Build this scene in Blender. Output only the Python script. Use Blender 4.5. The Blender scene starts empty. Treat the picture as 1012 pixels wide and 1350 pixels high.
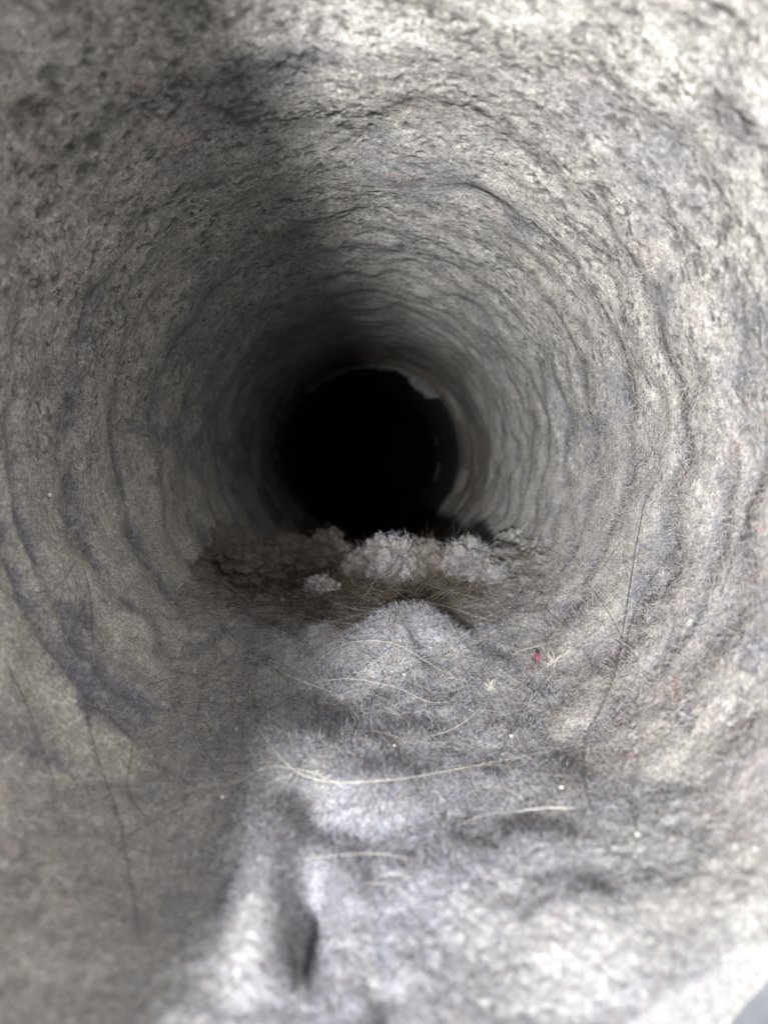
import bpy, math
import numpy as np
from mathutils import Vector, Matrix

# ------------------------------------------------------------------ scale, camera, light
S = 0.05            # one model unit = the duct's radius = 5 cm
sc = bpy.context.scene
C = sc.collection
rng = np.random.default_rng(7)
W0, H0, FPX = 1012.0, 1350.0, 700.0       # photograph's size and focal length in its pixels
YAW, PITCH = math.atan(16 / FPX), math.atan(75 / FPX)

cam_d = bpy.data.cameras.new("camera")
cam = bpy.data.objects.new("camera", cam_d); C.objects.link(cam)
fwd = Vector((math.sin(YAW) * math.cos(PITCH), math.cos(YAW) * math.cos(PITCH), -math.sin(PITCH)))
right = fwd.cross(Vector((0, 0, 1))).normalized()
upv = right.cross(fwd).normalized()
cam.matrix_world = Matrix(((right.x, upv.x, -fwd.x, 0), (right.y, upv.y, -fwd.y, 0), (right.z, upv.z, -fwd.z, 0), (0, 0, 0, 1)))
cam_d.sensor_fit = 'VERTICAL'; cam_d.sensor_height = 24.0
cam_d.lens = 24.0 * FPX / H0
cam_d.clip_start = 0.001; cam_d.clip_end = 50
cam_d.dof.use_dof = True
cam_d.dof.focus_distance = 1.9 * S
cam_d.dof.aperture_fstop = (cam_d.lens / 1000) / (0.023 * S)
cam_d.dof.aperture_blades = 0
sc.camera = cam

world = bpy.data.worlds.new("World"); sc.world = world; world.use_nodes = True
bg = world.node_tree.nodes["Background"]
bg.inputs[0].default_value = (1.0, 0.97, 0.935, 1); bg.inputs[1].default_value = 0.80

def area_lamp(name, loc, target, size, power, color):
    d = bpy.data.lights.new(name, 'AREA'); d.shape = 'DISK'; d.size = size * S; d.energy = power; d.color = color
    o = bpy.data.objects.new(name, d); C.objects.link(o)
    o.location = Vector(loc) * S
    o.rotation_euler = (Vector(target) - Vector(loc)).to_track_quat('-Z', 'Y').to_euler()
    return o
area_lamp("torch_lamp", (-0.575, -1.60, -0.12), (0.2, 0.2, 1.55), 0.27, 1.40, (1.0, 0.99, 0.965))
rl = area_lamp("fill_lamp", (.75, -.45, .95), (-.75, .85, -.50), 0.5, 0.024, (1.0, 0.94, 0.86)); rl.data.spread = math.radians(85)  # added fill with no seen source, lifts the lower left lint

sc.view_settings.view_transform = 'Standard'; sc.view_settings.look = 'None'
sc.view_settings.exposure = 0.12; sc.view_settings.gamma = 1.0
sc.cycles.max_bounces = 6; sc.cycles.diffuse_bounces = 3
sc.cycles.use_denoising = True; sc.cycles.denoiser = 'OPENIMAGEDENOISE'

# ------------------------------------------------------------------ numpy noise
def _hash(ix, iy, iz, seed):
    with np.errstate(over='ignore'):
        h = (ix.astype(np.uint32) * np.uint32(374761393)) ^ (iy.astype(np.uint32) * np.uint32(668265263)) ^ (iz.astype(np.uint32) * np.uint32(2246822519)) ^ np.uint32((seed * 3266489917) & 0xffffffff)
        h = (h ^ (h >> np.uint32(13))) * np.uint32(1274126177)
        h = (h ^ (h >> np.uint32(16))) * np.uint32(2654435761)
        h = h ^ (h >> np.uint32(15))
    return h.astype(np.float32) * np.float32(1 / 4294967296.0)

def vnoise(P, f, seed=0):
    P = np.asarray(P, dtype=np.float32) * np.asarray(f, dtype=np.float32)
    I = np.floor(P).astype(np.int32); F = P - I
    F = F * F * F * (F * (F * 6 - 15) + 10)
    I = I + 10000
    x, y, z = F[..., 0], F[..., 1], F[..., 2]
    r = 0
    for dx in (0, 1):
        wx = x if dx else 1 - x
        for dy in (0, 1):
            wy = y if dy else 1 - y
            for dz in (0, 1):
                wz = z if dz else 1 - z
                r = r + wx * wy * wz * _hash(I[..., 0] + dx, I[..., 1] + dy, I[..., 2] + dz, seed)
    return r

def fbm(P, f, octv=4, seed=0, gain=0.5):
    a, s, t = 1.0, 0.0, 0.0
    f = np.asarray(f, dtype=np.float32)
    for i in range(octv):
        s = s + a * vnoise(P, f, seed + i * 17); t += a
        a *= gain; f = f * 2.03
    return s / t

def worley(P, f, seed=0):
    P = np.asarray(P, dtype=np.float32) * np.asarray(f, dtype=np.float32)
    I = np.floor(P).astype(np.int32)
    best = np.full(P.shape[:-1], 9.0, np.float32)
    for dx in (-1, 0, 1):
        for dy in (-1, 0, 1):
            for dz in (-1, 0, 1):
                J = [I[..., 0] + dx, I[..., 1] + dy, I[..., 2] + dz]
                K = [j + 10000 for j in J]
                d = 0
                for a in range(3):
                    d = d + (J[a] + _hash(K[0], K[1], K[2], seed + 91 * a) - P[..., a]) ** 2
                best = np.minimum(best, d)
    return np.sqrt(best)

def ss(a, b, x):
    t = np.clip((x - a) / (b - a), 0, 1); return t * t * (3 - 2 * t)

# ------------------------------------------------------------------ shape of the lint (in radii; x right, y depth, z up)
PITCHR = 0.325
def ring_mouth(th):                       # where the lint starts, behind the bare rim of the duct
    return 0.685 + 0.15 * np.sin(th) + 0.02 * np.sin(3 * th + 1) + 0.012 * np.sin(11 * th)

def lining(th, y, fine=True):
    """radius of the lint surface, and its groove / pit masks. th=0 at the top, + to the right"""
    cx, cz = np.sin(th), np.cos(th)
    P = np.stack([cx, y, cz], -1).astype(np.float32)
    n_a = fbm(P, (1.6, 1.6, 1.6), 3, 1) - .5
    n_b = fbm(P, (5, 5, 5), 2, 5) - .5
    top = ss(-.1, .75, cz)                                     # 1 towards the crown of the duct
    # corrugation of the duct underneath, softened by the lint
    ph = (y - 1.38 + 0.028 * th + 0.17 * n_a + 0.12 * n_b) / PITCHR
    g = 0.5 + 0.5 * np.cos(2 * np.pi * ph)
    g = g ** 3.2
    brk = ss(.33, .62, fbm(P, (2.6, 3.4, 2.6), 3, 9)); edge = fbm(P, (9, 9, 9), 5, 15, .68)           # grooves come and go
    gm = g * (0.60 + 0.50 * brk) * (1 - .80 * top) * ss(1.0, 1.5, y)
    # the strong first groove that runs into the bed on both sides
    firstc = np.exp(-((y - 1.40 - .12 * n_b) / .050) ** 2) * ss(.15, -.25, cz)
    first = firstc * (.25 + .75 * ss(.1, -.3, cx)) * (.6 + .8 * n_b + .4)
    smooth_g = np.maximum(gm * .55, first)
    gm = np.maximum(gm, firstc * .95) * (.15 + 1.05 * ss(.36, .60, edge))
    gm = np.maximum(gm, .75 * ss(.60, .70, edge) * (1 - top) * ss(.9, 1.1, y))
    # the crown is streaked with pits round the rings
    r = 1.0 - .035 + .06 * n_a + .05 * n_b * (1 - .3 * top)
    r = r + .034 * smooth_g + .008 * gm
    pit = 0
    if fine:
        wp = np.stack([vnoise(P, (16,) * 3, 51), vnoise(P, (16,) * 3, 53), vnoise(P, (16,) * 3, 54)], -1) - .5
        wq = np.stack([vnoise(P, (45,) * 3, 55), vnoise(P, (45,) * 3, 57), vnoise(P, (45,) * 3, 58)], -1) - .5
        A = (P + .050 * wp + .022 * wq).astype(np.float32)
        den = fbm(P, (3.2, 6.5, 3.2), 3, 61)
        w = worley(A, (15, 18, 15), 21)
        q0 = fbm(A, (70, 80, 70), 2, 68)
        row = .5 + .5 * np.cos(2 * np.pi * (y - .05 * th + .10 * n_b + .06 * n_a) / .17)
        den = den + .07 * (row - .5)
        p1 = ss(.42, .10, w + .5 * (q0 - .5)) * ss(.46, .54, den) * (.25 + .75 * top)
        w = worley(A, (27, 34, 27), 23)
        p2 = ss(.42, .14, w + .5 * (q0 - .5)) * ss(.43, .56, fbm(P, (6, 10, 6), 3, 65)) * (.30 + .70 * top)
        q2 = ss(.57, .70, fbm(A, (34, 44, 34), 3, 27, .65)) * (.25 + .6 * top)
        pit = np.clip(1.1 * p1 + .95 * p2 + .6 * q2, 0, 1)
        f1 = fbm(A, (24, 28, 24), 4, 33, .70) - .5
        f2 = vnoise(P, (120, 120, 120), 41) - .5
        wl = vnoise(A, (58, 66, 58), 47) - .5
        r = r + .005 * p1 + .003 * p2 + .001 * q2 + f1 * (.0036 - .0010 * top) + f2 * .0012 + wl * .0015 - .002 * (row - .5) * (.5 + top)
    # lint swells towards its own edge at the mouth and falls off it
    e = y - ring_mouth(th)
    r = r + .09 * ss(.03, -.03, e)
    r = r + .05 * np.exp(-((y - 5.5) / .10) ** 2) * 1.8 * (1 + 0 * th)
    return r, gm, pit

_PY = np.array([0.2, .7, .85, 1.1, 1.5, 1.8, 2.1, 2.4, 2.75, 3.10, 3.35, 3.9, 5.0, 7.0])
_PH = np.array([-.90, -.87, -.85, -.845, -.83, -.79, -.735, -.665, -.60, -.60, -.70, -.80, -.90, -.93])
BUMPS = [(.19, 1.82, -.09, .05, .07), (.30, 1.72, -.035, .07, .09), (-.12, 1.60, -.02, .12, .09), (.12, 1.50, -.02, .13, .08), (-.02, 1.17, .03, .12, .06), (.0, 1.56, .035, .28, .12), (.10, 2.24, .03, .16, .16), (-.18, 2.0, .035, .09, .12), (.33, 1.92, .03, .07, .09), (-.19, 1.27, .045, .12, .10), (-.22, 1.05, .02, .08, .08), (0, 1.2, .02, .12, .08), (.33, .98, .03, .10, .07), (.55, 1.35, -.04, .08, .10),  # x, y, height, rx, ry
    (.13, 1.93, .15, .19, .19), (.03, 1.80, .06, .19, .16), (-.34, 1.86, .085, .11, .13),
    (-.28, 1.38, .035, .12, .18), (-.06, 1.36, .05, .22, .15), 
    (-.215, .91, .085, .055, .15), (-.118, .89, -.105, .045, .085), (-.03, .93, .02, .06, .10),
    (.02, .84, -.015, .030, .14), (.16, .95, .02, .09, .10), (-.38, 1.0, -.05, .13, .16),
    (-.25, 1.12, .035, .08, .10), (.40, 1.75, .04, .10, .09), (.30, 2.15, -.04, .10, .10), (-.10, 2.35, .03, .18, .10),
    (-.45, 1.55, -.03, .10, .14),  (.35, .82, .03, .10, .08),
]
def bed_height(x, y, fine=True):
    P = np.stack([x, y, np.zeros_like(x)], -1).astype(np.float32)
    h = np.interp(y, _PY, _PH)
    h = h + (.18 + .16 * ss(1.35, .95, y)) * x * x + .10 * np.maximum(np.abs(x) - .45, 0) ** 1.5
    w = fbm(P, (4.5, 4.5, 1), 2, 60) - .5
    w2 = fbm(P + 7.3, (4.5, 4.5, 1), 2, 63) - .5
    xx, yy = x + .06 * w, y + .06 * w2
    for bx, by, bh, rx, ry in BUMPS:
        d = ((xx - bx) / rx) ** 2 + ((yy - by) / ry) ** 2
        h = h + bh * np.exp(-d ** 1.35)
    far = ss(2.2, 2.9, y)
    h = h + (fbm(P, (3, 3, 1), 3, 70) - .5) * .045 + (fbm(P, (9, 9, 1), 3, 73) - .5) * (.024 + .016 * ss(1.0, 1.3, y) + .03 * ss(1.4, 1.6, y) + .08 * far)
    if fine:
        h = h + (fbm(P, (30, 30, 1), 4, 80, .6) - .5) * (.013 + .030 * far)
        h = h + (vnoise(P, (110, 110, 1), 86) - .5) * .0045
        bl = 1 - worley(P[..., :], (15, 15, 1), 90)
        h = h + (bl - .4) * .045 * far
    return h

def n_pts(th, y, r):
    return np.stack([r * np.sin(th), y, r * np.cos(th)], -1)

def pixel_ray(px, py):
    f, r_, u = (np.array(v) for v in (fwd, right, upv))
    px = np.asarray(px, float)[..., None]; py = np.asarray(py, float)[..., None]
    return f + r_ * (px - W0 / 2) / FPX + u * (H0 / 2 - py) / FPX

def on_lint(px, py, lift=0.0):
    """the points of the lint (bed or lining) that lie along these directions from the lens"""
    d = pixel_ray(px, py); d = d / d[:, 1:2]
    ys = np.exp(np.linspace(math.log(.55), math.log(6.5), 420))
    P = d[:, None, :] * ys[None, :, None]
    x, y, z = P[..., 0], P[..., 1], P[..., 2]
    R, _, _ = lining(np.arctan2(x, z), y, False)
    out = (np.hypot(x, z) > R) | (z < bed_height(x, y, False))
    k = np.argmax(out, 1); k[~out.any(1)] = len(ys) - 1
    p = P[np.arange(len(k)), k]
    nrm = -np.stack([p[:, 0], 0 * p[:, 0], p[:, 2]], -1); nrm /= np.linalg.norm(nrm, axis=1, keepdims=True) + 1e-6
    return p + nrm * np.asarray(lift)[..., None] - .012 * d / np.linalg.norm(d, axis=1, keepdims=True)

# ------------------------------------------------------------------ materials
def new_mat(name):
    m = bpy.data.materials.new(name); m.use_nodes = True
    nt = m.node_tree; nt.nodes.clear()
    return m, nt, nt.nodes, nt.links

class NG:
    def __init__(s, nt): s.nt = nt; s.n = nt.nodes; s.l = nt.links
    def put(s, sock, v):
        if isinstance(v, bpy.types.NodeSocket): s.l.new(v, sock)
        else: sock.default_value = v
    def noise(s, vec, scale, detail=3, rough=.55, dist=0, col=False):
        n = s.n.new('ShaderNodeTexNoise'); s.l.new(vec, n.inputs['Vector'])
        n.inputs['Scale'].default_value = scale; n.inputs['Detail'].default_value = detail
        n.inputs['Roughness'].default_value = rough; n.inputs['Distortion'].default_value = dist
        return n.outputs['Color' if col else 'Fac']
    def vor(s, vec, scale, out='Distance'):
        n = s.n.new('ShaderNodeTexVoronoi'); s.l.new(vec, n.inputs['Vector']); n.inputs['Scale'].default_value = scale
        return n.outputs[out]
    def mp(s, v, a, b, c=0., d=1.):
        n = s.n.new('ShaderNodeMapRange'); n.clamp = True; s.put(n.inputs[0], v)
        for i, q in zip((1, 2, 3, 4), (a, b, c, d)): s.put(n.inputs[i], q)
        return n.outputs[0]
    def math(s, op, a, b=0.0):
        n = s.n.new('ShaderNodeMath'); n.operation = op; s.put(n.inputs[0], a); s.put(n.inputs[1], b); return n.outputs[0]
    def mix(s, f, a, b, mode='MIX'):
        n = s.n.new('ShaderNodeMix'); n.data_type = 'RGBA'; n.blend_type = mode
        s.put(n.inputs[0], f); s.put(n.inputs[6], a); s.put(n.inputs[7], b); return n.outputs[2]
    def attr(s, name):
        n = s.n.new('ShaderNodeAttribute'); n.attribute_name = name; return n.outputs['Fac']
    def coords(s, stretch=(1, 1, 1)):
        t = s.n.new('ShaderNodeTexCoord'); m = s.n.new('ShaderNodeMapping')
        m.inputs['Scale'].default_value = tuple(q / S for q in stretch)
        s.l.new(t.outputs['Object'], m.inputs['Vector']); return m.outputs[0]

def lint_material(name, base, blue, pink, brown, sparkle=True, blue_bias=0.0, contrast=1.0):
    m, nt, N, L = new_mat(name); g = NG(nt)
    v = g.coords()
    big = g.noise(v, 2.3, 3, .6); mid = g.noise(v, 9, 4, .6)
    c = g.mix(g.mp(mid, .35, .68), base, tuple(q * .72 for q in base[:3]) + (1,))
    c = g.mix(g.math('ADD', g.mp(big, .50 - blue_bias, .66 - blue_bias, 0, .55), g.math('MULTIPLY', g.attr('groove'), .92)), c, blue)
    pk = g.noise(v, 6.7, 3, .6, .6)
    c = g.mix(g.mp(pk, .60, .72, 0, .42), c, pink)
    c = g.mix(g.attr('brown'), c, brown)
    # fibres of many colours, felted: fine streaks in three directions
    fib = None
    for k, (st, sca) in enumerate((((1, .22, 1.0), 95), ((.25, 1, .6), 105), ((.8, .7, .2), 100))):
        vv = g.coords(st); f = g.noise(vv, sca, 2, .55, .9)
        fib = f if fib is None else g.math('MAXIMUM', fib, f)
    dk = g.mp(fib, .50, .74, .70, 1.27)
    c = g.mix(1.0, c, dk, 'MULTIPLY')
    fn = g.noise(v, 150, 2, .6)
    c = g.mix(1.0, c, g.mp(fn, .30, .72, 1 - .36 * contrast, 1 + .30 * contrast), 'MULTIPLY')
    fc = g.noise(v, 85, 2, .6, 0, True)
    hs = g.n.new('ShaderNodeHueSaturation'); hs.inputs['Saturation'].default_value = .42; L.new(fc, hs.inputs['Color'])
    c = g.mix(.16, c, hs.outputs[0], 'OVERLAY')
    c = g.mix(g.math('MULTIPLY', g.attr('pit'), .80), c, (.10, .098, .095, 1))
    if sparkle:
        vr = g.coords((1, 1.5, 1))
        rag = g.mp(g.noise(vr, 25, 9, .72, .3), .545, .585)
        rag = g.math('MULTIPLY', rag, g.mp(g.noise(vr, 7, 3, .6), .40, .52))
        rag2 = g.mp(g.noise(vr, 66, 5, .72), .55, .60)
        rag2 = g.math('MULTIPLY', rag2, g.mp(g.noise(vr, 9, 3, .6), .40, .56))
        rg = g.math('MULTIPLY', g.math('MAXIMUM', g.math('MULTIPLY', rag, .95), g.math('MULTIPLY', rag2, .85)), g.attr('grit'))
        rag_h = rg
        c = g.mix(rg, c, (.075, .073, .07, 1))
    # relief
    b1 = N.new('ShaderNodeBump'); b1.inputs['Strength'].default_value = .42; b1.inputs['Distance'].default_value = .006 * S
    hh = g.noise(v, 62, 4, .65)
    if sparkle: hh = g.math('SUBTRACT', hh, rag_h)
    L.new(hh, b1.inputs['Height'])
    b2 = N.new('ShaderNodeBump'); b2.inputs['Strength'].default_value = .65; b2.inputs['Distance'].default_value = .0035 * S
    L.new(g.noise(v, 210, 2, .6), b2.inputs['Height']); L.new(b1.outputs[0], b2.inputs['Normal'])
    p = N.new('ShaderNodeBsdfPrincipled'); L.new(c, p.inputs['Base Color']); L.new(b2.outputs[0], p.inputs['Normal'])
    p.inputs['Roughness'].default_value = .95; p.inputs['Specular IOR Level'].default_value = .04
    p.subsurface_method = 'BURLEY' if False else 'RANDOM_WALK'
    p.inputs['Subsurface Weight'].default_value = 0; p.inputs['Subsurface Radius'].default_value = (1, .97, .92); p.inputs['Subsurface Scale'].default_value = .006 * S
    p.inputs['Sheen Weight'].default_value = .05; p.inputs['Sheen Roughness'].default_value = .6
    out = N.new('ShaderNodeOutputMaterial')
    if sparkle:     # bare crystals of bright metal and grit that glint through the thin lint
        cell = g.vor(v, 150, 'Color')
        sep = N.new('ShaderNodeSeparateColor'); L.new(cell, sep.inputs[0])
        grain = g.mp(g.vor(v, 150), .42, .30)
        pick = g.mp(sep.outputs[0], .62, .70)
        zone = g.mp(g.noise(v, 7, 3, .7), .45, .56)
        mask = g.math('MULTIPLY', g.math('MULTIPLY', grain, pick), g.math('MULTIPLY', zone, g.math('MULTIPLY', rag_h, 1.6)))
        gl = N.new('ShaderNodeBsdfPrincipled'); gl.inputs['Base Color'].default_value = (.50, .51, .52, 1)
        gl.inputs['Metallic'].default_value = 1; gl.inputs['Roughness'].default_value = .38
        b3 = N.new('ShaderNodeBump'); b3.inputs['Strength'].default_value = 1; b3.inputs['Distance'].default_value = .006 * S
        L.new(g.noise(v, 170, 1, .5), b3.inputs['Height']); L.new(b3.outputs[0], gl.inputs['Normal'])
        mx = N.new('ShaderNodeMixShader'); L.new(mask, mx.inputs[0]); L.new(p.outputs[0], mx.inputs[1]); L.new(gl.outputs[0], mx.inputs[2])
        L.new(mx.outputs[0], out.inputs[0])
    else:
        L.new(p.outputs[0], out.inputs[0])
    return m

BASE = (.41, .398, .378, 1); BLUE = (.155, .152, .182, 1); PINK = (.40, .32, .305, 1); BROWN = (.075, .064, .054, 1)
M_LINING = lint_material('lint_lining', BASE, BLUE, PINK, BROWN)
M_BED = lint_material('lint_bed', (.285, .279, .268, 1), (.262, .269, .305, 1), (.36, .31, .30, 1), BROWN, False, -.04)
M_TUFT = lint_material('tuft', (.46, .45, .45, 1), (.38, .38, .42, 1), (.5, .46, .44, 1), BROWN, False, -.05, .7)
M_CLUMP = lint_material('lint_clump', (.225, .215, .215, 1), (.175, .172, .20, 1), (.28, .22, .20, 1), BROWN, False, .03, .7)

def fibre_material(name, stops, rough=.6, alpha=None):
    m, nt, N, L = new_mat(name)
    h = N.new('ShaderNodeHairInfo'); r = N.new('ShaderNodeValToRGB'); L.new(h.outputs['Random'], r.inputs[0])
    e = r.color_ramp.elements
    r.color_ramp.interpolation = 'CONSTANT'
    while len(e) < len(stops): e.new(.5)
    for k, (q, col) in enumerate(stops): e[k].position = q; e[k].color = (*col, 1)
    p = N.new('ShaderNodeBsdfDiffuse'); L.new(r.outputs[0], p.inputs['Color'])
    t = N.new('ShaderNodeBsdfTranslucent'); L.new(r.outputs[0], t.inputs['Color'])
    mx = N.new('ShaderNodeMixShader'); mx.inputs[0].default_value = .33; L.new(p.outputs[0], mx.inputs[1]); L.new(t.outputs[0], mx.inputs[2])
    o = N.new('ShaderNodeOutputMaterial'); L.new(mx.outputs[0], o.inputs[0]); return m

M_FIB_WALL = fibre_material('fibres_wall', [(0, (0.496, 0.480, 0.456)), (.34, (0.368, 0.360, 0.360)), (.62, (0.272, 0.272, 0.336)), (.78, (0.160, 0.152, 0.152)), (.93, (0.440, 0.320, 0.304))])
M_FIB_BED = fibre_material('fibres_bed', [(0, (0.496, 0.504, 0.544)), (.36, (0.336, 0.352, 0.416)), (.64, (0.240, 0.248, 0.304)), (.80, (0.112, 0.108, 0.112)), (.94, (0.400, 0.320, 0.288))])
M_FIB_BROWN = fibre_material('fibres_brown', [(0, (0.150, 0.130, 0.105)), (.3, (0.070, 0.058, 0.048)), (.75, (0.25, 0.23, 0.20)), (.87, (0.040, 0.035, 0.030))], .45)

def plain(name, col, rough=.5, metal=0.0, bump=0.0, bscale=30, spec=.5, trans=0.0):
    m, nt, N, L = new_mat(name); g = NG(nt); v = g.coords()
    p = N.new('ShaderNodeBsdfPrincipled')
    c = g.mix(g.mp(g.noise(v, bscale, 3, .6), .3, .7), tuple(q * .8 for q in col) + (1,), tuple(min(1, q * 1.12) for q in col) + (1,))
    L.new(c, p.inputs['Base Color']); p.inputs['Roughness'].default_value = rough; p.inputs['Metallic'].default_value = metal
    p.inputs['Specular IOR Level'].default_value = spec; p.inputs['Transmission Weight'].default_value = trans
    if bump:
        b = N.new('ShaderNodeBump'); b.inputs['Distance'].default_value = bump * S; b.inputs['Strength'].default_value = .8
        L.new(g.noise(v, bscale * 1.7, 4, .6), b.inputs['Height']); L.new(b.outputs[0], p.inputs['Normal'])
    o = N.new('ShaderNodeOutputMaterial'); L.new(p.outputs[0], o.inputs[0]); return m

M_METAL = plain('galvanised_metal', (.20, .215, .24), .6, .35, .003, 9)
M_COLLAR = plain('collar_shade_metal', (.025, .027, .026), .7, .1, .01, 14, .2)  # the bore's shade is put into the collar's dark colour
M_EDGE = plain('collar_edge_metal', (.13, .145, .14), .6, .2, .01, 14, .3)
M_BORE_SHADE = plain('bore_shade_metal', (.012, .012, .012), .95, 0, .01, 8, .03)  # near-black colour stands in for the darkness deep in the bore
M_FRINGE = plain('pale_fringe', (.075, .08, .078), .8, 0, .01, 20, .3)
M_BLOCKER = plain('light_blocker_grey', (.30, .30, .29), .6, 0, .002, 6)
M_DARKHAIR = plain('dark_hair', (.035, .03, .035), .45)
M_PALEHAIR = plain('pale_hair', (.42, .40, .36), .4)
M_FAWNHAIR = plain('fawn_hair', (.36, .31, .24), .45)
M_WHITE = plain('white_speck', (.60, .59, .56), .6)
M_MAGENTA = plain('magenta_lint', (.20, .045, .09), .8, 0, .01, 60)
M_RED = plain('red_fibre', (.40, .16, .14), .7)

# ------------------------------------------------------------------ builders
def tag(o, label, cat, group=None, kind=None):
    if label: o['label'] = label
    if cat: o['category'] = cat
    if group: o['group'] = group
    if kind: o['kind'] = kind
    return o

def mesh_obj(name, V, F, mat, parent=None, origin=None, attrs=None, smooth=True):
    V = np.asarray(V, np.float32) * S
    o3 = np.zeros(3) if origin is None else np.asarray(origin, float) * S
    V = V - o3.astype(np.float32)
    me = bpy.data.meshes.new(name)
    F = np.asarray(F, np.int32); k = F.shape[1]
    me.vertices.add(len(V)); me.vertices.foreach_set('co', V.ravel())
    me.loops.add(F.size); me.loops.foreach_set('vertex_index', F.ravel())
    me.polygons.add(len(F)); me.polygons.foreach_set('loop_start', np.arange(0, F.size, k, dtype=np.int32))
    if smooth: me.polygons.foreach_set('use_smooth', np.ones(len(F), bool))
    for an, av in (attrs or {}).items():
        a = me.attributes.new(an, 'FLOAT', 'POINT'); a.data.foreach_set('value', np.asarray(av, np.float32).ravel())
    me.update(calc_edges=True); me.validate()
    me.materials.append(mat)
    o = bpy.data.objects.new(name, me); C.objects.link(o)
    o.parent = parent; o.location = o3
    return o

def grid_faces(nu, nv, wrap=False, flip=False):
    i = np.arange(nu - (0 if wrap else 1)); j = np.arange(nv - 1)
    I, J = np.meshgrid(i, j, indexing='ij'); I2 = (I + 1) % nu
    f = np.stack([I * nv + J, I2 * nv + J, I2 * nv + J + 1, I * nv + J + 1], -1).reshape(-1, 4)
    return f[:, ::-1] if flip else f

def tube(path, r, sides=5, taper=True):
    """vertices and faces of one hair"""
    P = np.asarray(path, float); n = len(P)
    T = np.gradient(P, axis=0); T /= np.linalg.norm(T, axis=1, keepdims=True) + 1e-9
    ref = np.array([.31, .52, .79]); A = np.cross(T, ref); A /= np.linalg.norm(A, axis=1, keepdims=True) + 1e-9
    B = np.cross(T, A)
    t = np.linspace(0, 1, n); w = r * (np.clip(np.minimum(t, 1 - t) * 9, .25, 1) if taper else np.ones(n))
    a = np.linspace(0, 2 * np.pi, sides, endpoint=False)
    V = P[:, None] + w[:, None, None] * (np.cos(a)[None, :, None] * A[:, None] + np.sin(a)[None, :, None] * B[:, None])
    V = V.reshape(-1, 3)
    F = []
    for i in range(n - 1):
        for k in range(sides):
            F.append((i * sides + k, i * sides + (k + 1) % sides, (i + 1) * sides + (k + 1) % sides, (i + 1) * sides + k))
    return V, np.array(F)

def catmull(pts, per=8):
    P = np.asarray(pts, float); P = np.vstack([2 * P[0] - P[1], P, 2 * P[-1] - P[-2]])
    out = []
    for i in range(1, len(P) - 2):
        for t in np.linspace(0, 1, per, endpoint=False):
            a, b, c, d = P[i - 1:i + 3]
            out.append(.5 * (2 * b + (c - a) * t + (2 * a - 5 * b + 4 * c - d) * t * t + (3 * b - a - 3 * c + d) * t ** 3))
    out.append(P[-2]); return np.array(out)

def fibre_obj(name, roots, dirs, nrms, lengths, radii, mat, curl=1.0, npt=5, parent=None):
    """many short fibres as one curves object"""
    n = len(roots)
    P = np.zeros((n, npt, 3), np.float32)
    d = dirs.copy(); p = roots.copy()
    lengths = lengths * np.clip((roots[:, 1] - .35) / 1.25, .38, 1); radii = radii * np.clip((roots[:, 1] - .2) / 1.2, .5, 1)
    bend = rng.normal(0, 1, (n, 3)) * curl
    for k in range(npt):
        P[:, k] = p
        step = (lengths / (npt - 1))[:, None]
        d = d + bend * .35 + rng.normal(0, .16 * curl, (n, 3)) + nrms * (.06 if k == 0 else -.04)
        d /= np.linalg.norm(d, axis=1, keepdims=True)
        p = p + d * step
    cu = bpy.data.hair_curves.new(name)
    cu.add_curves([npt] * n)
    cu.attributes['position'].data.foreach_set('vector', (P * S).astype(np.float32).ravel())
    a = cu.attributes.new('radius', 'FLOAT', 'POINT') if 'radius' not in cu.attributes else cu.attributes['radius']
    R = np.repeat(radii[:, None], npt, 1) * np.linspace(1, .45, npt)[None]
    a.data.foreach_set('value', (R * S).astype(np.float32).ravel())
    cu.materials.append(mat)
    o = bpy.data.objects.new(name, cu); C.objects.link(o); o.parent = parent
    o['kind'] = 'stuff'
    return o

# ------------------------------------------------------------------ the duct
duct = bpy.data.objects.new('dryer_duct', None); C.objects.link(duct)
tag(duct, 'round dryer exhaust duct seen from its mouth, walls furred with pale grey lint', 'duct')

# lint lining
NU, NV = 1300, 650
u = np.linspace(-1, 1, NU, endpoint=False); th = np.pi * (1.25 * u - .25 * u ** 3)
v = np.linspace(0, 1, NV)
TH = np.repeat(th[:, None], NV, 1)
y0 = ring_mouth(TH) - .03
Y = y0 * np.exp(v[None] * np.log(8.0 / y0))
R, G, PT = lining(TH, Y)
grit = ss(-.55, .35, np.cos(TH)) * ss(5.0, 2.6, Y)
brown = .35 * ss(4.3, 5.4, Y) + ss(2.6, 5.0, Y) * (.42 + .5 * ss(.4, .6, fbm(n_pts(TH, Y, 1.0), (2.2, 2.2, 2.2), 3, 330)))  # lint colour darkened with depth, painting in the fading light
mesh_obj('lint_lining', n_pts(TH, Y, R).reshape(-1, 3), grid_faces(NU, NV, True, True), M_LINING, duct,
         attrs={'groove': np.clip(G, 0, 1), 'pit': np.clip(PT, 0, 1), 'brown': np.clip(brown, 0, 1), 'grit': grit})

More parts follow.
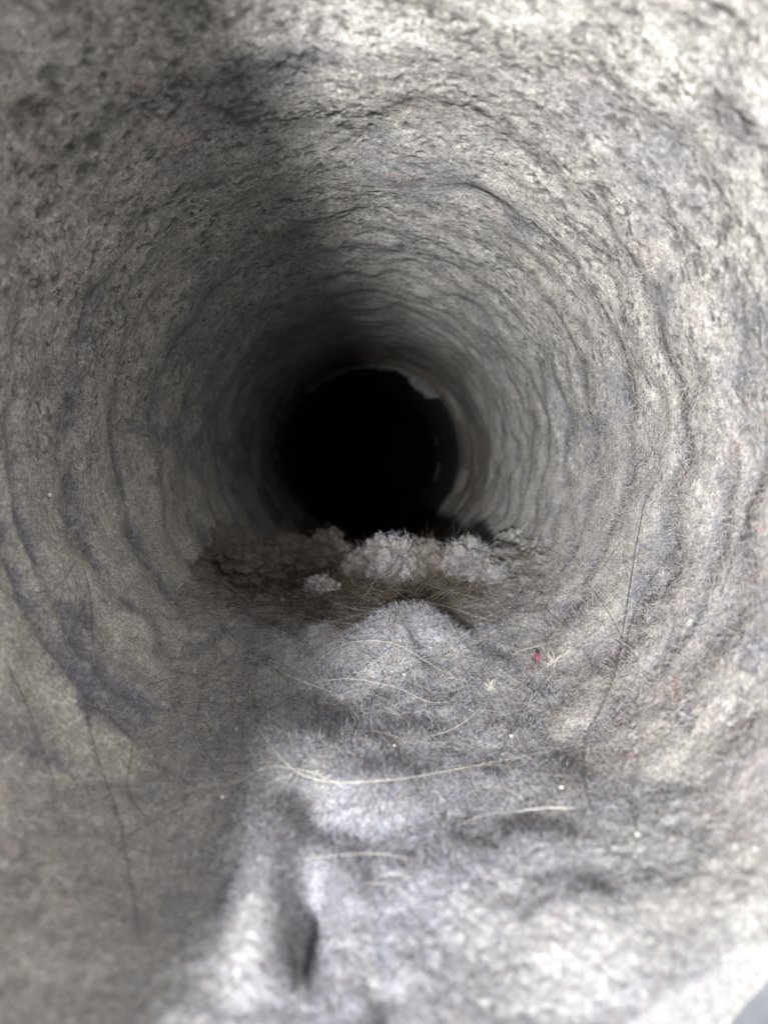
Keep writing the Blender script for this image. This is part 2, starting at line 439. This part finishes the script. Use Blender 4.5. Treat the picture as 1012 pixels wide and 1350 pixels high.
# bare metal shell, corrugated, with a rolled rim
def lathe(name, prof, n, mat, parent, th0=0, th1=2 * np.pi, jitter=None, attrs=None):
    closed = abs(th1 - th0 - 2 * np.pi) < 1e-6
    t = np.linspace(th0, th1, n, endpoint=not closed)
    prof = np.asarray(prof, float)
    T = np.repeat(t[:, None], len(prof), 1); RR = np.repeat(prof[None, :, 0], n, 0); YY = np.repeat(prof[None, :, 1], n, 0)
    if jitter is not None: RR, YY = jitter(T, RR, YY)
    return mesh_obj(name, n_pts(T, YY, RR).reshape(-1, 3), grid_faces(n, len(prof), closed, True), mat, parent)
yy = np.linspace(1.15, 12.0, 900)
lathe('mouth_band', [(1.04, .50), (1.04, .55), (1.04, .9), (1.035, 1.0), (1.03, 1.12), (1.045, 1.16)], 160, M_METAL, duct)
shell = [(1.045 + .014 * math.cos(2 * math.pi * (q - 1.38) / PITCHR), q) for q in yy]
shell = shell + [(0.0, 12.01)]
lathe('metal_wall', shell, 160, M_BORE_SHADE, duct)
a = np.linspace(0, 2 * np.pi, 13)
lathe('rim', [(1.052 + .030 * math.cos(q), .49 + .030 * math.sin(q)) for q in a], 160, M_METAL, duct)
# unseen panel behind the lens, added to shade the left of the duct
fx0, fx1 = -.90, -.392
pr = [(fx0, -.16), (fx1 - .02, -.16), (fx1, -.15), (fx1, -.13), (fx1 - .02, -.12), (fx0, -.12)]
V, F = [], []
nz = 9
for k in range(nz):
    zz = -.78 + 1.44 * k / (nz - 1)
    for x_, y_ in pr: V.append((x_, y_, zz))
for k in range(nz - 1):
    for j in range(len(pr)):
        j2 = (j + 1) % len(pr); F.append((k * 6 + j, k * 6 + j2, k * 6 + 6 + j2, k * 6 + 6 + j))
mesh_obj('light_blocker', V, F, M_BLOCKER, duct, smooth=False)

# collar of the next duct section, hanging into the bore at the joint
def collar_j(T, RR, YY):
    P = np.stack([np.sin(T), YY, np.cos(T)], -1)
    w = fbm(P, (3.5, 2, 3.5), 3, 200) - .5
    w2 = fbm(P, (11, 8, 11), 3, 203) - .5
    return RR + .05 * w + .05 * w2 * (RR < .93), YY + .10 * w
pc = [(.985, 5.84), (.965, 5.78), (.955, 5.82), (.945, 5.92), (.94, 6.2), (.94, 6.7), (.94, 7.2), (.95, 7.6), (.95, 7.9)]
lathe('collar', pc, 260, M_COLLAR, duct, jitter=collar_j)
def fringe_j(T, RR, YY):
    P = np.stack([np.sin(T), 0 * T, np.cos(T)], -1)
    w = fbm(P, (7, 1, 7), 4, 210, .6) - .42; w2 = fbm(np.stack([np.sin(T), YY, np.cos(T)], -1), (20, 20, 20), 3, 214) - .5
    k = (RR - .95) / .10
    hang = .55 + .9 * np.clip(w, -.3, .5) + .9 * ss(.35, .62, T) - .5 * ss(.75, .88, T)
    endf = ss(-.95, -.7, T) * ss(.92, .80, T)
    return .955 + k * .095 * np.clip(hang, .12, 2) * endf +   .03 * w2, YY + .06 * w2 - .10 * k * w
pf = [(.96, 5.66), (.93, 5.61), (.90, 5.60), (.87, 5.60), (.85, 5.63), (.855, 5.67), (.88, 5.69), (.91, 5.70), (.95, 5.70)]
lathe('lint_fringe', pf, 260, M_FRINGE, duct, -.95, .92, jitter=fringe_j)

# ------------------------------------------------------------------ the bed of loose lint
NX, NYB = 620, 520
vx = np.linspace(-1, 1, NX) * .93
yb = .62 * np.exp(np.linspace(0, 1, NYB) * math.log(5.0 / .62))
X, YB = np.meshgrid(vx, yb, indexing='ij')
ZB = bed_height(X, YB)
lead = ring_mouth(np.arctan2(X, ZB)) - .055
ZB = ZB - .30 * ss(.05, -.10, YB - lead)
tang = np.exp(-(((X + .03) / .66) ** 2 + ((YB - 2.62) / .44) ** 2) ** 2)
brn = np.clip(tang * .75 * (.5 + 1.0 * ss(.4, .6, fbm(np.stack([X, YB, 0 * X], -1), (6, 6, 1), 3, 300))) + .45 * np.exp(-(((X - .18) / .10) ** 2 + ((YB - 2.85) / .3) ** 2)), 0, .95)
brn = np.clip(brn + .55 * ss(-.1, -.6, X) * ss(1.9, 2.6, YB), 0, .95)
P3 = np.stack([X, YB, 0 * X], -1)
gr = np.exp(-((X - .06) / .34) ** 2) * (.35 + .9 * ss(.35, .6, fbm(P3, (4, 4, 1), 3, 310)))
gr_ = ss(.25, -.25, bed_height(X, YB, False) - np.interp(YB, _PY, _PH) - .16 * X * X) * .0
bed = mesh_obj('lint_bed', np.stack([X, YB, ZB], -1).reshape(-1, 3), grid_faces(NX, NYB, False, True), M_BED,
               origin=(0, 1.6, -.85), attrs={'groove': gr, 'pit': 0 * X, 'brown': brn, 'grit': 0 * X})
tag(bed, 'thick bluish grey bed of felted lint lying along the bottom of the duct', 'lint')

# ------------------------------------------------------------------ clumps of lint
def ico(sub):
    import bmesh
    bm = bmesh.new(); bmesh.ops.create_icosphere(bm, subdivisions=sub, radius=1)
    V = np.array([q.co[:] for q in bm.verts], np.float32); F = np.array([[w.index for w in f.verts] for f in bm.faces], np.int32)
    bm.free(); return V, F
ICO5, ICO4, ICOS, ICO2 = ico(6), ico(5), ico(4), ico(3)

def clump(name, px, py, depth, rpx, label, group, stretch=(1, 1, 1), seed=0, mat=M_CLUMP, big=False, brown=0.0, lob=2.3, small=False):
    hit = on_lint(np.array([float(px)]), np.array([py + rpx * .55]))[0][1]
    depth = hit + .04
    d = pixel_ray([px], [py])[0]; c = d / d[1] * depth
    r = rpx * depth / FPX
    V, F = ICO5 if big else (ICOS if small else ICO4)
    U = V * np.array(stretch, np.float32)
    w1 = worley(V + seed * 3.1, (lob, lob, lob), seed + 400)
    w2 = worley(V + seed * 1.7, (lob * 2.4,) * 3, seed + 410)
    n = fbm(V + seed, (1.4, 1.4, 1.4), 3, seed + 420) - .5
    n3 = fbm(V + seed, (9, 9, 9), 3, seed + 430, .65) - .5
    k = .80 + .42 * (.45 - w1 ** 2) + .20 * (.35 - w2 ** 2) + .70 * n + .16 * n3
    Pn = U * k[:, None] * r + c
    o = mesh_obj(name, Pn, F, mat, None, origin=c, attrs={'groove': np.clip(w1 - .55, 0, .5), 'pit': 0 * w1, 'brown': np.clip(brown + .30 * ss(.0, .12, n3) + .35 * ss(.3, .7, w1) + .25 * ss(.0, -.5, V[:, 2]), 0, .9), 'grit': 0 * w1})
    tag(o, label, 'lint clump', group)
    # woolly halo
    m = 900 if big else (120 if small else 450)
    idx = rng.integers(0, len(V), m)
    rt = Pn[idx]; nn = V[idx] / np.linalg.norm(V[idx], axis=1, keepdims=True)
    fb = fibre_obj('fibres', rt - o.location[:] / np.float32(S) * 0, rng.normal(0, 1, (m, 3)) * .9 + nn, nn, rng.uniform(.15, .50, m) * min(r, .12), rng.uniform(.0003, .0008, m), M_FIB_BED if brown < .3 else M_FIB_BROWN, 1.2)
    fb.parent = o; fb.matrix_parent_inverse = Matrix.Translation(-o.location)
    return o
GC = 'clumps of lint along the far crest of the bed'
clump('lint_clump', 338, 745, 3.0, 44, 'dark broad lint clump at the far left end of the crest, in shade', GC, (1.2, 1, .72), 1, big=True, brown=.7)
clump('lint_clump', 390, 734, 3.05, 40, 'brownish lint clump in shade left of the black bore', GC, (1.2, 1, .72), 2, brown=.7)
clump('lint_clump', 432, 726, 3.12, 34, 'low dark clump just right of the tiny ball of lint on the crest', GC, (1.1, 1, .9), 3, brown=.30)
clump('lint_clump', 432, 695, 3.14, 8, 'tiny round ball of lint standing up against the black bore', GC, (.9, 1, 1.1), 4)
clump('lint_clump', 516, 748, 2.95, 42, 'tall pinkish grey lint clump in the middle of the crest, lit from the right', GC, (.9, 1, 1.15), 5, big=True)
clump('lint_clump', 476, 752, 2.95, 28, 'small grey clump leaning on the left side of the tall middle clump', GC, (1, 1, 1), 12)
clump('lint_clump', 562, 742, 3.10, 38, 'brown hairy clump just right of the tall middle clump', GC, (1.1, 1, .95), 6, brown=.55)
clump('lint_clump', 612, 742, 3.02, 36, 'pale grey knobbly clump on the right part of the crest', GC, (1.1, 1, .9), 7, big=True)
clump('lint_clump', 646, 757, 2.92, 27, 'knobbly pale clump at the right end of the crest beside the dark gap', GC, (1.05, 1, .9), 8)
clump('lint_tuft', 424, 776, 2.62, 23, 'small white grey cauliflower shaped tuft holding a white bead', None, (1.15, 1, .8), 10, lob=3.0, mat=M_TUFT)
def crumb_label(px_, py_, r_, b_):
    size = 'tiny' if r_ < 10 else ('small' if r_ < 13.5 else 'larger')
    side = ('at the far left end' if px_ < 385 else 'left of the tall middle clump' if px_ < 475 else 'beside the tall middle clump' if px_ < 560 else 'below the pale right clumps' if px_ < 620 else 'at the far right end')
    return f"{size} {'brown' if b_ > .4 else 'grey'} crumb of lint {side} {'on the crest' if py_ < 740 else 'half way down the slope' if py_ < 766 else 'low on the slope'}"
r5 = np.random.default_rng(5)
for k in range(34):
    px_, py_ = r5.uniform(330, 670), r5.uniform(712, 792)
    if abs(px_ - 540) < 75 and py_ > 762: continue
    sz_, br_ = r5.uniform(7, 17), r5.uniform(.1, .7)
    clump('lint_crumb', px_, py_, 3, sz_, crumb_label(px_, py_, sz_, br_), 'ragged crumbs of lint below the crest', (r5.uniform(.9, 1.6), 1, r5.uniform(.5, .8)), 30 + k, brown=br_, small=True)

# ------------------------------------------------------------------ fuzz: the felt's own short fibres
def fuzz_wall(n, lo, hi, rad, lmin, lmax, th_lo, th_hi, name):
    t = rng.uniform(th_lo, th_hi, n); y = np.exp(rng.uniform(math.log(lo), math.log(hi), n))
    keep = (y > ring_mouth(t) + .02) & (rng.random(n) > .93 * ss(-.35, .45, np.cos(t))); t, y = t[keep], y[keep]; n = len(t)
    r, _, _ = lining(t, y)
    P = n_pts(t, y, r - .001); N_ = -np.stack([np.sin(t), 0 * t, np.cos(t)], -1)
    T1 = np.stack([np.cos(t), 0 * t, -np.sin(t)], -1); T2 = np.stack([0 * t, 0 * t + 1, 0 * t], -1)
    a_ = rng.uniform(0, 2 * np.pi, n)[:, None]
    return fibre_obj(name, P, T1 * np.cos(a_) + T2 * np.sin(a_), N_, rng.uniform(lmin, lmax, n), rng.uniform(*rad, n), M_FIB_WALL, 1.0, 5, duct)
fuzz_wall(38000, .8, 4.5, (.0003, .0007), .015, .045, -2.5, 2.5, 'wall_fibres')
fuzz_wall(50000, .8, 2.6, (.0003, .0008), .015, .055, .9, 2.6, 'wall_fibres')

n = 200000
x_ = np.clip(rng.normal(.03, .33, n), -.85, .85); y_ = np.exp(rng.uniform(math.log(.66), math.log(2.35), n))
z_ = bed_height(x_, y_)
ok_ = np.hypot(x_, z_) < 1.0; x_, y_, z_ = x_[ok_], y_[ok_], z_[ok_]; n = len(x_)
a_ = rng.uniform(0, 2 * np.pi, n)
UP = np.tile(np.array([[0, 0, 1.]]), (n, 1))
fb = fibre_obj('bed_fibres', np.stack([x_, y_, z_], -1), np.stack([np.cos(a_), np.sin(a_), .0 + 0 * a_], -1), UP,
          rng.uniform(.012, .042, n), rng.uniform(.0003, .0007, n), M_FIB_BED, 1.3, 5)
fb.parent = bed; fb.matrix_parent_inverse = Matrix.Translation(-bed.location)
n = 45000
x_ = rng.uniform(.35, .92, n) * np.where(rng.random(n) < .35, -1, 1); y_ = np.exp(rng.uniform(math.log(.75), math.log(2.4), n))
z_ = bed_height(x_, y_); ok_ = np.hypot(x_, z_) < 1.0; x_, y_, z_ = x_[ok_], y_[ok_], z_[ok_]; n = len(x_); a_ = rng.uniform(0, 2 * np.pi, n)
fb = fibre_obj('bed_fibres', np.stack([x_, y_, z_], -1), np.stack([np.cos(a_), np.sin(a_), 0 * a_], -1), np.tile(np.array([[0, 0, 1.]]), (n, 1)),
          rng.uniform(.012, .042, n), rng.uniform(.0003, .0006, n), M_FIB_WALL, 1.3, 5)
fb.parent = bed; fb.matrix_parent_inverse = Matrix.Translation(-bed.location)

# brownish mat of hair between the mound and the crest
n = 5200
x_ = rng.normal(-.02, .34, n); y_ = np.minimum(rng.normal(2.45, .2, n), 2.62 + rng.normal(0, .05, n))
z_ = bed_height(x_, y_) + rng.uniform(0, .03, n)
a_ = rng.normal(.0, .75, n) + np.where(rng.random(n) < .5, 0, np.pi)
hm = fibre_obj('hair_mat', np.stack([x_, y_, z_], -1), np.stack([np.cos(a_), np.sin(a_), .02 + 0 * a_], -1), np.tile(np.array([[0, 0, 1.]]), (n, 1)),
          rng.uniform(.08, .34, n), rng.uniform(.0004, .0009, n), M_FIB_BROWN, .32, 9)
tag(hm, 'brownish mat of tangled fine hair between the domed mound and the far crest', 'hair', None, 'stuff')

# ------------------------------------------------------------------ long hairs, each one its own
def hair(pts, label, mat, r=.0022, lift=.012, group=None, arch=0.0, name='hair'):
    q = catmull(pts, 7)
    t = np.linspace(0, 1, len(q))
    hs_ = pts[0][0] * .37
    q = q + np.stack([np.sin(t * 19 + hs_) + .8 * np.sin(t * 43 + 2 * hs_), np.cos(t * 23 + hs_)], -1) * .9
    ln = np.abs(np.diff(q, axis=0)).sum(); lf = lift + arch * min(1, ln / 330) * np.sin(np.pi * t)
    P = on_lint(q[:, 0], q[:, 1], lf)
    k = np.array([1, 2, 3, 2, 1.]); k /= k.sum()          # a hair spans the hollows
    for _ in range(3):
        Q = np.pad(P, ((2, 2), (0, 0)), mode='edge'); e0, e1 = P[0].copy(), P[-1].copy()
        P = sum(k[i] * Q[i:i + len(P)] for i in range(5)); P[0], P[-1] = e0, e1
    V, F = tube(P, r * (.52 if mat is M_DARKHAIR else .37))
    c = P[len(P) // 2]
    o = mesh_obj(name, V, F, mat, None, origin=c)
    return tag(o, label, 'hair', group)

GD, GP = 'long dark hairs', 'long pale hairs'
D, PA, FA = M_DARKHAIR, M_PALEHAIR, M_FAWNHAIR
HAIRS = [
    # dark hairs, left side
    ([(108, 745), (116, 790), (120, 850)], 'short straight dark hair high on the left wall above the first groove', D, GD, .0016),
    ([(0, 865), (28, 930), (50, 990), (75, 1050)], 'dark hair at the left edge of the picture below the groove', D, GD, .0018),
    ([(112, 920), (118, 990), (150, 1080), (168, 1170), (188, 1270)], 'longest dark hair running down the lower left wall', D, GD, .0018),
    ([(178, 960), (168, 1010), (164, 1048), (180, 1072), (205, 1088)], 'hooked dark hair right of the longest dark hair on the left', D, GD, .0014),
    ([(110, 740), (105, 733), (100, 728)], None, None, None, 0),
    ([(20, 778), (60, 783), (85, 760), (100, 735)], 'curved thin dark hair on the left wall just above the first groove', D, GD, .0012),
    ([(158, 1112), (205, 1085), (250, 1063)], 'short dark hair slanting up to the right across the lower left lint', D, GD, .0014),
    ([(190, 1000), (235, 1030), (265, 1045)], 'short dark hair slanting down to the right left of the bed', D, GD, .0012),
    ([(285, 1190), (330, 1110), (375, 1050), (405, 990)], 'dark hair climbing over the bright ridge at the lower left of the bed', D, GD, .0013),
    # dark hairs, right side
    ([(862, 620), (845, 700), (832, 800), (815, 900), (782, 970), (773, 1020), (778, 1065), (800, 1110)], 'longest dark hair sweeping down the right wall', D, GD, .0018),
    ([(912, 700), (880, 745), (850, 790), (830, 850), (828, 900)], 'dark hair bending down the right wall beside the longest one', D, GD, .0015),
    ([(1000, 665), (985, 710), (965, 760), (952, 790)], 'short dark hair near the right edge above the pale shoulder', D, GD, .0016),
    ([(703, 885), (690, 940), (665, 990), (645, 1030)], 'dark hair just below the magenta fleck', D, GD, .0013),
    ([(793, 902), (745, 935), (700, 957), (660, 965)], 'dark hair curving left from the longest dark hair on the right', D, GD, .0015),
    ([(800, 965), (740, 970), (690, 985), (600, 1025)], 'long flat dark hair lying across the right of the bed', D, GD, .0014),
    ([(850, 965), (845, 1010), (835, 1060), (842, 1110)], 'blurred dark hair standing in the lower right lint', D, GD, .0013),
    ([(1012, 1065), (985, 1090), (960, 1120)], 'thick blurred dark hair at the right edge low down', D, GD, .0014),
    ([(905, 1050), (870, 1068), (830, 1085)], 'short dark hair slanting over the lower right lint', D, GD, .0013),
    ([(815, 720), (790, 760), (740, 790), (690, 775)], 'thin dark hair arching over the right wall by the faint pink patch', D, GD, .0010),
    ([(760, 700), (770, 760), (800, 800), (830, 860)], 'thin dark hair curving down the right wall towards the crossing hairs', D, GD, .0010),
    ([(945, 568), (900, 565), (870, 568)], 'tiny level dark hair high on the right wall', D, GD, .0009),
    ([(545, 890), (570, 940), (590, 975)], 'dark hair going down the right flank of the domed mound', D, GD, .0016),
    ([(545, 1000), (535, 960), (515, 915), (495, 870)], 'dark hair down the middle of the domed mound', D, GD, .0013),
    ([(430, 905), (400, 960), (395, 1010)], 'dark thin hair on the left flank of the domed mound', D, GD, .0011),
    # pale hairs on the bed
    ([(398, 905), (430, 868), (480, 857), (530, 865), (570, 885), (600, 900)], 'pale hair arching over the top of the domed mound', PA, GP, .0022),
    ([(398, 908), (440, 905), (490, 912), (535, 925), (580, 940), (622, 912)], 'pale hair crossing the middle of the domed mound', PA, GP, .0018),
    ([(353, 875), (370, 895), (400, 908), (440, 918)], 'bright pale hair on the left shoulder of the mound', PA, GP, .0022),
    ([(330, 880), (326, 940), (345, 990), (375, 1030), (410, 1048), (460, 1055), (530, 1046), (600, 1030), (680, 1010), (760, 985)], 'very long pale hair looping under the domed mound from left to right', PA, GP, .0024),
    ([(270, 1043), (310, 1043), (340, 1028), (380, 1028), (430, 1038), (460, 1050)], 'pale hair lying left to right at the lower left of the bed', PA, GP, .0022),
    ([(556, 978), (600, 972), (635, 945), (650, 918)], 'pale hair curving up to the white fluff star', PA, GP, .0022),
    ([(650, 905), (672, 875), (700, 862), (745, 845)], 'pale hair going up right from the white fluff star', PA, GP, .0018),
    ([(556, 800), (595, 805), (630, 818), (655, 822)], 'thick pale hair arching behind the domed mound on the right', PA, GP, .0030),
    ([(440, 843), (470, 820), (510, 805), (540, 800), (556, 802)], 'pale hair rising behind the left side of the domed mound', PA, GP, .0024),
    ([(560, 922), (600, 918), (625, 910), (590, 900), (575, 908)], 'flat loop of pale hair on the right flank of the mound', PA, GP, .0015),
    ([(680, 1076), (725, 1075), (763, 1072)], 'short thick bright hair lying level right of the bed', PA, GP, .0034),
    ([(600, 1098), (640, 1085), (680, 1076)], 'faint pale hair leading up to the short thick bright hair', PA, GP, .0012),
    ([(390, 1140), (450, 1142), (500, 1140), (545, 1140)], 'level pale hair across the lower middle of the bed', PA, GP, .0016),
    ([(495, 1165), (520, 1162), (545, 1168)], 'short blurred pale hair in the small hollow of the lower bed, upper one', PA, GP, .0018),
    ([(475, 1173), (515, 1180), (560, 1205)], 'blurred pale hair slanting in the small hollow of the lower bed', PA, GP, .0016),
    ([(375, 1240), (388, 1262), (394, 1300), (402, 1350)], 'thick blurred pale hair standing in the dark hollow at the bottom', PA, GP, .0028),
    ([(488, 1220), (484, 1270), (490, 1310), (500, 1345)], 'pale brown blurred hair low in the middle of the bed', FA, GP, .0020),
    ([(548, 835), (552, 870), (548, 920), (552, 970)], 'thin pale hair hanging down the front of the mound', PA, GP, .0013),
    ([(500, 875), (512, 905), (530, 940), (548, 985)], 'thin pale hair slanting down the mound front', PA, GP, .0013),
    ([(362, 820), (395, 802), (440, 795), (455, 800)], 'fawn hair arching over the brown mat below the cauliflower tuft', FA, GP, .0020),
    ([(455, 800), (458, 825), (452, 850)], 'short fawn hair dropping at the end of the arching fawn hair', FA, GP, .0016),
    ([(330, 842), (360, 818), (400, 795), (420, 790)], 'fawn hair at the left of the brown mat', FA, GP, .0016),
    ([(410, 860), (440, 830), (470, 815), (500, 800)], 'fawn hair slanting up to the right beside the mound, the upper of a sheaf', FA, GP, .0020),
    ([(430, 862), (450, 840), (470, 828), (495, 822)], 'fawn hair slanting up to the right beside the mound, the lower of a sheaf', FA, GP, .0020),
    ([(425, 842), (455, 838), (490, 818), (530, 808)], 'fawn hair crossing the sheaf beside the mound', FA, GP, .0018),
    ([(535, 780), (538, 800), (528, 815)], 'short fawn hair upright at the very top of the mound', FA, GP, .0022),
    ([(500, 790), (525, 800), (545, 798)], 'short fawn hair lying behind the top of the mound', FA, GP, .0018),
    ([(600, 740), (575, 760), (578, 790)], 'dark fawn hair looping on the brown clump right of the middle', FA, GP, .0014),
    ([(590, 830), (620, 845), (655, 850), (685, 835)], 'fawn hair on the right shoulder of the mound', FA, GP, .0015),
    ([(590, 930), (605, 950), (612, 965)], 'short fawn hair right of the mound front', FA, GP, .0014),
    ([(222, 762), (240, 785), (252, 805)], 'short pale hair in the shade of the left wall above the bed', PA, GP, .0012),
    ([(340, 880), (325, 940), (310, 965)], 'pale hair ending in a small point left of the bed', PA, GP, .0014),
    ([(690, 905), (740, 880), (800, 840), (850, 800)], 'faint pale hair slanting over the right wall beyond the magenta fleck', PA, GP, .0011),
]
for pts, lab, mat, grp, r in HAIRS:
    if lab is None: continue
    pale = mat is not D
    hair(pts, lab, mat, r, .012 if pale else .006, grp, .03 if pale else .012)

# thin loose hairs nobody could single out
paths = []
for k in range(480):
    if k < 445:
        px, py = rng.normal(520, 110), rng.normal(890, 75)
    else:
        px, py = rng.uniform(560, 960), rng.uniform(560, 1120)
    a0 = rng.uniform(0, 2 * np.pi); L_ = rng.uniform(50, 210); b = rng.normal(0, 1.4)
    s_ = np.linspace(0, 1, 14); an = a0 + b * s_ + .25 * np.sin(6 * s_ + k)
    qx = px + np.cumsum(np.cos(an)) * L_ / 14; qy = py + np.cumsum(np.sin(an)) * L_ / 14
    q_ = on_lint(qx, qy, .010 + .02 * np.sin(np.pi * s_))
    if q_[:, 1].max() < 3.0: paths.append(q_)
def paths_obj(name, ps, mat, rad):
    cu = bpy.data.hair_curves.new(name); cu.add_curves([len(q) for q in ps])
    A = np.concatenate(ps); cu.attributes['position'].data.foreach_set('vector', (A * S).astype(np.float32).ravel())
    a2 = cu.attributes.new('radius', 'FLOAT', 'POINT') if 'radius' not in cu.attributes else cu.attributes['radius']
    a2.data.foreach_set('value', np.full(len(A), rad * S, np.float32))
    cu.materials.append(mat); o = bpy.data.objects.new(name, cu); C.objects.link(o); return o
M_FIB_LOOSE = fibre_material('fibres_loose', [(0, (.40, .38, .35)), (.33, (.30, .27, .23)), (.62, (.06, .05, .055))], .45)
lo = paths_obj('loose_hairs', paths, M_FIB_LOOSE, .00042)
tag(lo, 'scattering of very fine loose hairs over the mound and the right wall', 'hair', None, 'stuff')

# ------------------------------------------------------------------ specks, beads and flecks
def bead(px, py, rpx, label, mat, name='white_bead', cat='bead', group='white specks in the lint', stretch=(1, 1, 1), back=0.0):
    c = on_lint(np.array([px]), np.array([py]), np.array([.010]))[0]
    c = c * (1 - back)
    r = .78 * rpx * c[1] / FPX
    V, F = ICO2
    k = 1 + 1.1 * (fbm(V + px, (2, 2, 2), 2, int(px)) - .5)
    o = mesh_obj(name, V * np.array(stretch) * k[:, None] * r + c, F, mat, None, origin=c)
    return tag(o, label, cat, group)
bead(291, 1056, 3.4, 'round white bead of lint low on the left side of the bed', M_WHITE)
bead(446, 776, 3.4, 'bright white bead at the right edge of the cauliflower tuft', M_WHITE, stretch=(.9, .9, 1.3), back=.05)
bead(520, 987, 2.6, 'small white bead below the front of the domed mound', M_WHITE)
bead(675, 974, 2.8, 'small white bead right of the bed below the white fluff star', M_WHITE)
bead(742, 1042, 3.0, 'flat white crumb above the short thick bright hair', M_WHITE, stretch=(1.5, 1, .6))
bead(843, 1105, 2.8, 'blurred white crumb on the lower right lint', M_WHITE)
bead(61, 653, 2.4, 'tiny white speck on the shaded left wall', M_WHITE)
bead(533, 893, 2.2, 'tiny white speck near the crown of the domed mound', M_WHITE)
bead(470, 715, 2.2, 'tiny white speck on the crest left of the middle clump', M_WHITE, back=.02)

def fluff(px, py, rpx, nf, mat, name, label, cat, spread=1.0, core=True, rr=.0016, group=None):
    """a little burst of fibres round a knotted core"""
    c = on_lint(np.array([px]), np.array([py]), np.array([.012]))[0]
    r = rpx * c[1] / FPX
    e = bpy.data.objects.new(name, None); C.objects.link(e); e.location = c * S
    tag(e, label, cat, group)
    V, F = ICO2
    k = 1 + .8 * (fbm(V + px, (2.4, 2.4, 2.4), 3, int(px)) - .5)
    mesh_obj('core', V * k[:, None] * r * .2, F, mat, e)
    Vs, Fs, off = [], [], 0
    for i in range(nf):
        d = rng.normal(0, 1, 3); d[1] *= .5; d /= np.linalg.norm(d)
        L_ = r * rng.uniform(.7, 1.7) * spread; s_ = np.linspace(0, 1, 6)[:, None]; bnd = np.cross(d, rng.normal(0, 1, 3)) * .5
        v_, f_ = tube(d * s_ * L_ + bnd * L_ * s_ ** 2, rr, 4)
        Vs.append(v_); Fs.append(f_ + off); off += len(v_)
    o = mesh_obj('fibres', np.concatenate(Vs), np.concatenate(Fs), mat, e); o['kind'] = 'stuff'
    return e
fluff(649, 909, 6.5, 60, M_PALEHAIR, 'fluff_star', 'white star shaped burst of fluff on the right of the mound', 'fluff', rr=.0008)
fluff(310, 966, 4, 9, M_WHITE, 'fluff_wisp', 'tiny white wisp in the shade left of the bed', 'fluff')
fluff(735, 874, 7, 16, M_PALEHAIR, 'fluff_knot', 'cream knot of fibres right of the magenta fleck', 'fluff', 1.2)

# magenta fleck: a crumpled scrap standing on edge
c = on_lint(np.array([711.]), np.array([871.]), np.array([.012]))[0]
k_ = c[1] / FPX
NV_, NH_ = 14, 8
A_, B_ = np.meshgrid(np.linspace(-1, 1, NV_), np.linspace(-1, 1, NH_), indexing='ij')
w_ = fbm(np.stack([A_, B_, 0 * A_], -1), (1.6, 2.2, 1), 3, 520) - .5
ed = 1 - .35 * np.abs(A_) + .5 * w_
front = np.stack([B_ * 3.4 * ed * k_ + w_ * 4 * k_, w_ * 8 * k_ - 3 * k_ * (1 - B_ ** 2), A_ * 8 * k_], -1)
backs = front + np.array([0, 2.2 * k_, 0])
V = np.concatenate([front.reshape(-1, 3), backs.reshape(-1, 3)]); f1_ = grid_faces(NV_, NH_); f2_ = grid_faces(NV_, NH_, flip=True) + NV_ * NH_
ring = [i * NH_ for i in range(NV_)] + [(NV_ - 1) * NH_ + j for j in range(1, NH_)] + [i * NH_ + NH_ - 1 for i in range(NV_ - 2, -1, -1)] + [j for j in range(NH_ - 2, 0, -1)]
sd = [(ring[i], ring[(i + 1) % len(ring)], ring[(i + 1) % len(ring)] + NV_ * NH_, ring[i] + NV_ * NH_) for i in range(len(ring))]
mg = mesh_obj('magenta_fleck', V + c, np.concatenate([f1_, f2_, np.array(sd)]), M_MAGENTA, None, origin=c)
tag(mg, 'small magenta scrap of lint on the right side of the bed', 'scrap')
for pts, lab in (([(715, 870), (724, 869), (732, 871)], 'short red fibre joining the magenta fleck to the cream knot'),
                 ([(688, 888), (700, 887), (712, 884)], 'short pale red fibre under the magenta fleck'),
                 ([(705, 864), (712, 862), (716, 866)], 'tiny red fibre across the top of the magenta fleck'),
                 ([(891, 893), (893, 905), (897, 918), (893, 928)], 'curly pink fibre on the right wall under the blue groove'),
                 ([(820, 995), (829, 1001), (838, 1000)], 'short pink fibre on the lower right lint')):
    hair(pts, lab, M_RED, .0022, .008, 'red and pink fibres', name='red_fibre')
